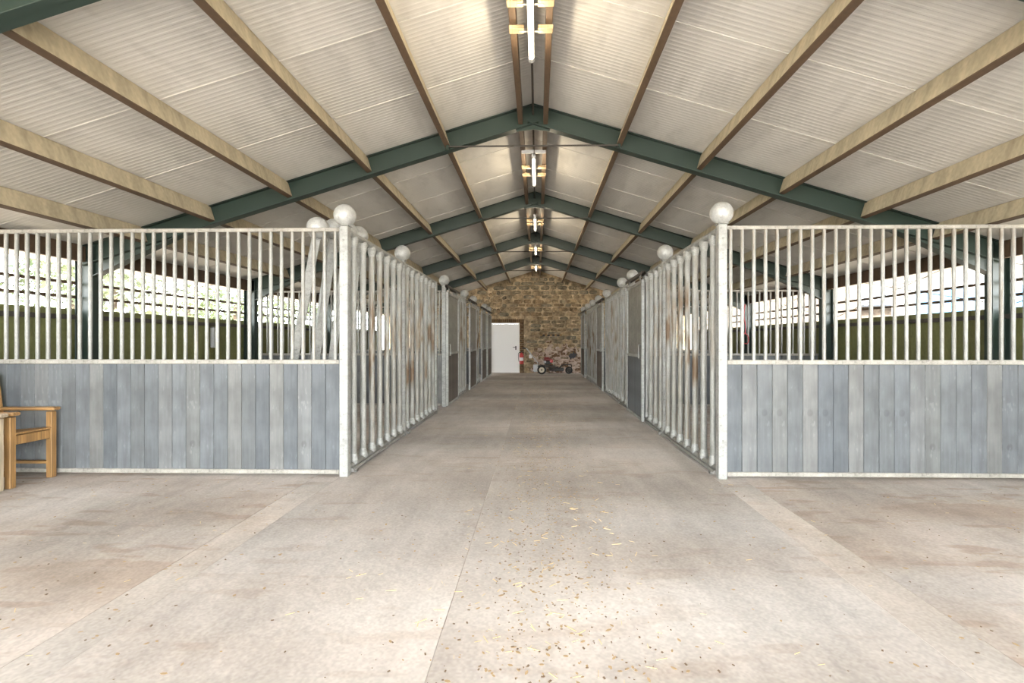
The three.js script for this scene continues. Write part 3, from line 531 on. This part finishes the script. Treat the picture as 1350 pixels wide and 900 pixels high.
{
  const g = thing('lead_rope', 'red lead rope looped over the partition bars', 'rope', [3.97, 0, -9.215]);
  part(g, 'strand', tube([[0, 1.96, 0], [-0.02, 1.75, 0.01], [0.01, 1.55, 0], [0, 1.42, 0.01]], 0.009), mat('red_rope', [0.42, 0.05, 0.06]));
  part(g, 'loop', tube([[0, 1.42, 0.01], [-0.06, 1.36, 0.01], [-0.05, 1.24, 0.01], [0.04, 1.22, 0.01], [0.06, 1.34, 0.01], [0, 1.42, 0.01]], 0.009), mat('red_rope_loop', [0.42, 0.05, 0.06]));
  const f = thing('wall_feeder', 'narrow grey metal box hung on the olive side wall', 'feeder', [-5.545, 1.13, -8.25]);
  part(f, 'box', cbox(0.06, 0.36, 0.13, 0.01), M.lightGrey, [0, 0.2, 0]); part(f, 'lid', cbox(0.07, 0.015, 0.14, 0.004), M.zinc, [0, 0.37, 0]);
}

/* ---------- straw and leaf litter ---------- */
{
  const N = 900, q = new THREE.Object3D();
  const flake = (name, label, geo, m, n, len, sx, mean) => {
    const im = new THREE.InstancedMesh(geo, m, n); im.name = name; im.userData = { kind: 'stuff', label, category: 'litter' };
    for (let i = 0; i < n; i++) {
      const g = (rnd() + rnd() + rnd() - 1.5) / 1.5, d = 1.5 + 14 * Math.pow(rnd(), 1.5), wide = rnd() < 0.2;
      q.position.set(wide ? rr(-4.8, 4.8) : mean + g * sx, 0.0035, -(wide ? rr(1.3, 4.3) : d)); q.rotation.set(rr(-0.06, 0.06), rnd() * 6.28, rr(-0.06, 0.06)); const s = rr(0.4, 1.2) * len; q.scale.set(s * rr(0.7, 1.3), s, s); q.updateMatrix(); im.setMatrixAt(i, q.matrix);
    }
    shade(im); scene.add(im);
  };
  const blade = new THREE.BoxGeometry(1, 0.05, 0.055), chip = new THREE.BoxGeometry(0.5, 0.12, 0.32);
  const leaf = new THREE.ExtrudeGeometry(new THREE.Shape([[-0.5, 0], [-0.2, 0.22], [0.15, 0.24], [0.5, 0.02], [0.2, -0.2], [-0.2, -0.24]].map((p) => new THREE.Vector2(...p))), { depth: 0.04, bevelEnabled: false }).rotateX(-Math.PI / 2);
  flake('straw_litter', 'thin pale straws strewn along the aisle floor', blade, M.straw, 520, 0.042, 0.95, 0.1);
  flake('leaf_litter', 'small dry brown leaf pieces strewn on the concrete', leaf, M.leafLitter, 2200, 0.023, 0.75, 0.12);
  flake('chip_litter', 'dark crumbs and chips strewn on the concrete', chip, M.chip, 1900, 0.019, 0.8, 0.12);
}

/* ---------- outdoors, seen through the side openings ---------- */
function tree(name, label, x, z, h, r, k, group) {
  const g = thing(name, label, 'tree', [x, 0, z], group);
  part(g, 'trunk', cyl(0.16, h * 0.5, 9, true, 0.1), M.bark, [0, h * 0.25, 0]);
  const P = [], C = []; for (let i = 0; i < 9; i++) C.push([rr(-0.5, 0.5) * r, h * rr(0.3, 0.86), rr(-0.5, 0.5) * r, r * rr(0.4, 0.62)]);
  for (let i = 0; i < 2600; i++) { const c = pick(C), u = rnd() * 2 - 1, t = rnd() * 6.283, q = c[3] * Math.cbrt(rr(0.35, 1)), w = Math.sqrt(1 - u * u), x0 = c[0] + q * w * Math.cos(t), y0 = c[1] + q * u, z0 = c[2] + q * w * Math.sin(t), s = rr(0.10, 0.22); for (let e = 0; e < 3; e++) P.push(x0 + rr(-s, s), y0 + rr(-s, s), z0 + rr(-s, s)); }
  const f = new THREE.BufferGeometry(); f.setAttribute('position', new THREE.Float32BufferAttribute(P, 3)); f.computeVertexNormals(); f.setAttribute('uv', new THREE.Float32BufferAttribute(new Float32Array(P.length / 3 * 2), 2));
  part(g, 'foliage', f, M.leaf[k]).userData.kind = 'stuff';
}
for (let i = 0; i < 9; i++) tree('broadleaf_tree', 'leafy green tree in the yard beyond the olive wall on the chairs side', -17 - (i % 2) * 5.5, -3.5 - i * 3.9, rr(6, 8), rr(2.6, 3.2), i % 3, 'trees beyond the wall on the chairs side');
for (const [x, z] of [[27.5, -16], [22, -11.5], [34, -22]]) tree('broadleaf_tree', 'leafy green tree rising behind the outbuilding with blue doors', x, z, 7, 3, 1, 'trees behind the outbuilding');
{
  const o = thing('outbuilding', 'white outbuilding with blue doors seen through the side rails', 'building', [15.2, 0, -16.6]); o.rotation.y = -0.75;
  const sh = new THREE.Shape([[-2.6, 0], [2.6, 0], [2.6, 3.3], [0, 3.95], [-2.6, 3.3]].map((p) => new THREE.Vector2(...p)));
  part(o, 'wall', boxUV(new THREE.ExtrudeGeometry(sh, { depth: 5, bevelEnabled: false })), M.whiteWall, [0, 0, -5]);
  for (const x of [-1.05, 1.05]) { const dr = part(o, 'door_leaf', cbox(1.7, 3.1, 0.06, 0.01), M.blue, [x, 1.55, 0.04]); for (const k of [-0.42, 0.42]) part(dr, 'door_panel', cbox(0.7, 2.4, 0.02, 0.01), M.blue, [k, 0, 0.03]); }
  part(o, 'pillar', cbox(0.22, 3.15, 0.12, 0.01), M.whiteWall, [0, 1.58, 0.07]);
  for (const s of [-1, 1]) part(o, 'roof_slope', board([0, 4.02, -2.3], [s * 2.85, 3.3, -2.3], 5.6, 0.08, 0.01, [0, 1, 0]), M.whiteWall);
  const h = thing('house', 'cream house with blue-grey roof seen beyond the outbuilding', 'building', [21, 0, -27]); h.rotation.y = -0.55;
  part(h, 'wall', boxUV(new THREE.BoxGeometry(9, 3.2, 6)), M.render, [0, 1.6, 0]);
  for (const s of [-1, 1]) { const rf = part(h, 'roof_slope', board([0, 5.0, 0], [0, 3.1, s * 3.4], 9.6, 0.12, 0.01, [0, 1, 0]), M.slate); for (let i = 0; i < 14; i++) part(rf, 'roof_rib', board([-4.7 + i * 0.72, 5.09, 0], [-4.7 + i * 0.72, 3.19, s * 3.4], 0.05, 0.06, 0.005), M.slate); }
  for (const s of [-1, 1]) part(h, 'gable', boxUV(new THREE.ExtrudeGeometry(new THREE.Shape([[-3, 0], [3, 0], [0, 1.75]].map((p) => new THREE.Vector2(...p))), { depth: 0.2, bevelEnabled: false }).rotateY(Math.PI / 2)), M.render, [s * 4.4 - 0.1, 3.2, 0]);
  for (const x of [-2.6, 0.2, 2.8]) { const wn = part(h, 'window', cbox(1.0, 1.1, 0.08, 0.01), M.whiteWall, [x, 1.9, 3.02]); part(wn, 'pane', cbox(0.84, 0.94, 0.02, 0.004), M.slate, [0, 0, 0.04]); }
  const b = thing('long_barn', 'long cream rendered barn beyond the wall on the mower side', 'building', [12.5, 0, -32]);
  part(b, 'wall', boxUV(new THREE.BoxGeometry(4, 5.2, 20)), M.render, [0, 2.6, 0]); part(b, 'roof_slope', cbox(4.6, 0.15, 20.6, 0.02), M.slate, [0, 5.3, 0]);
  const p = thing('polytunnel', 'low white curved tunnel in the yard on the chairs side', 'polytunnel', [-10.6, 0, -5.6]);
  const arch = new THREE.Shape(); arch.absarc(0, 0, 1.9, 0, Math.PI); arch.closePath();
  part(p, 'cover', boxUV(new THREE.ExtrudeGeometry(arch, { depth: 6, bevelEnabled: false, curveSegments: 24 })).scale(1, 1.18, 1), M.whiteWall, [0, 0, -3]);
  part(p, 'hoop', new THREE.TorusGeometry(1.92, 0.03, 8, 24, Math.PI).scale(1, 1.18, 1), M.lightGrey, [0, 0, 3.02]);
}

renderer.render(scene, camera);
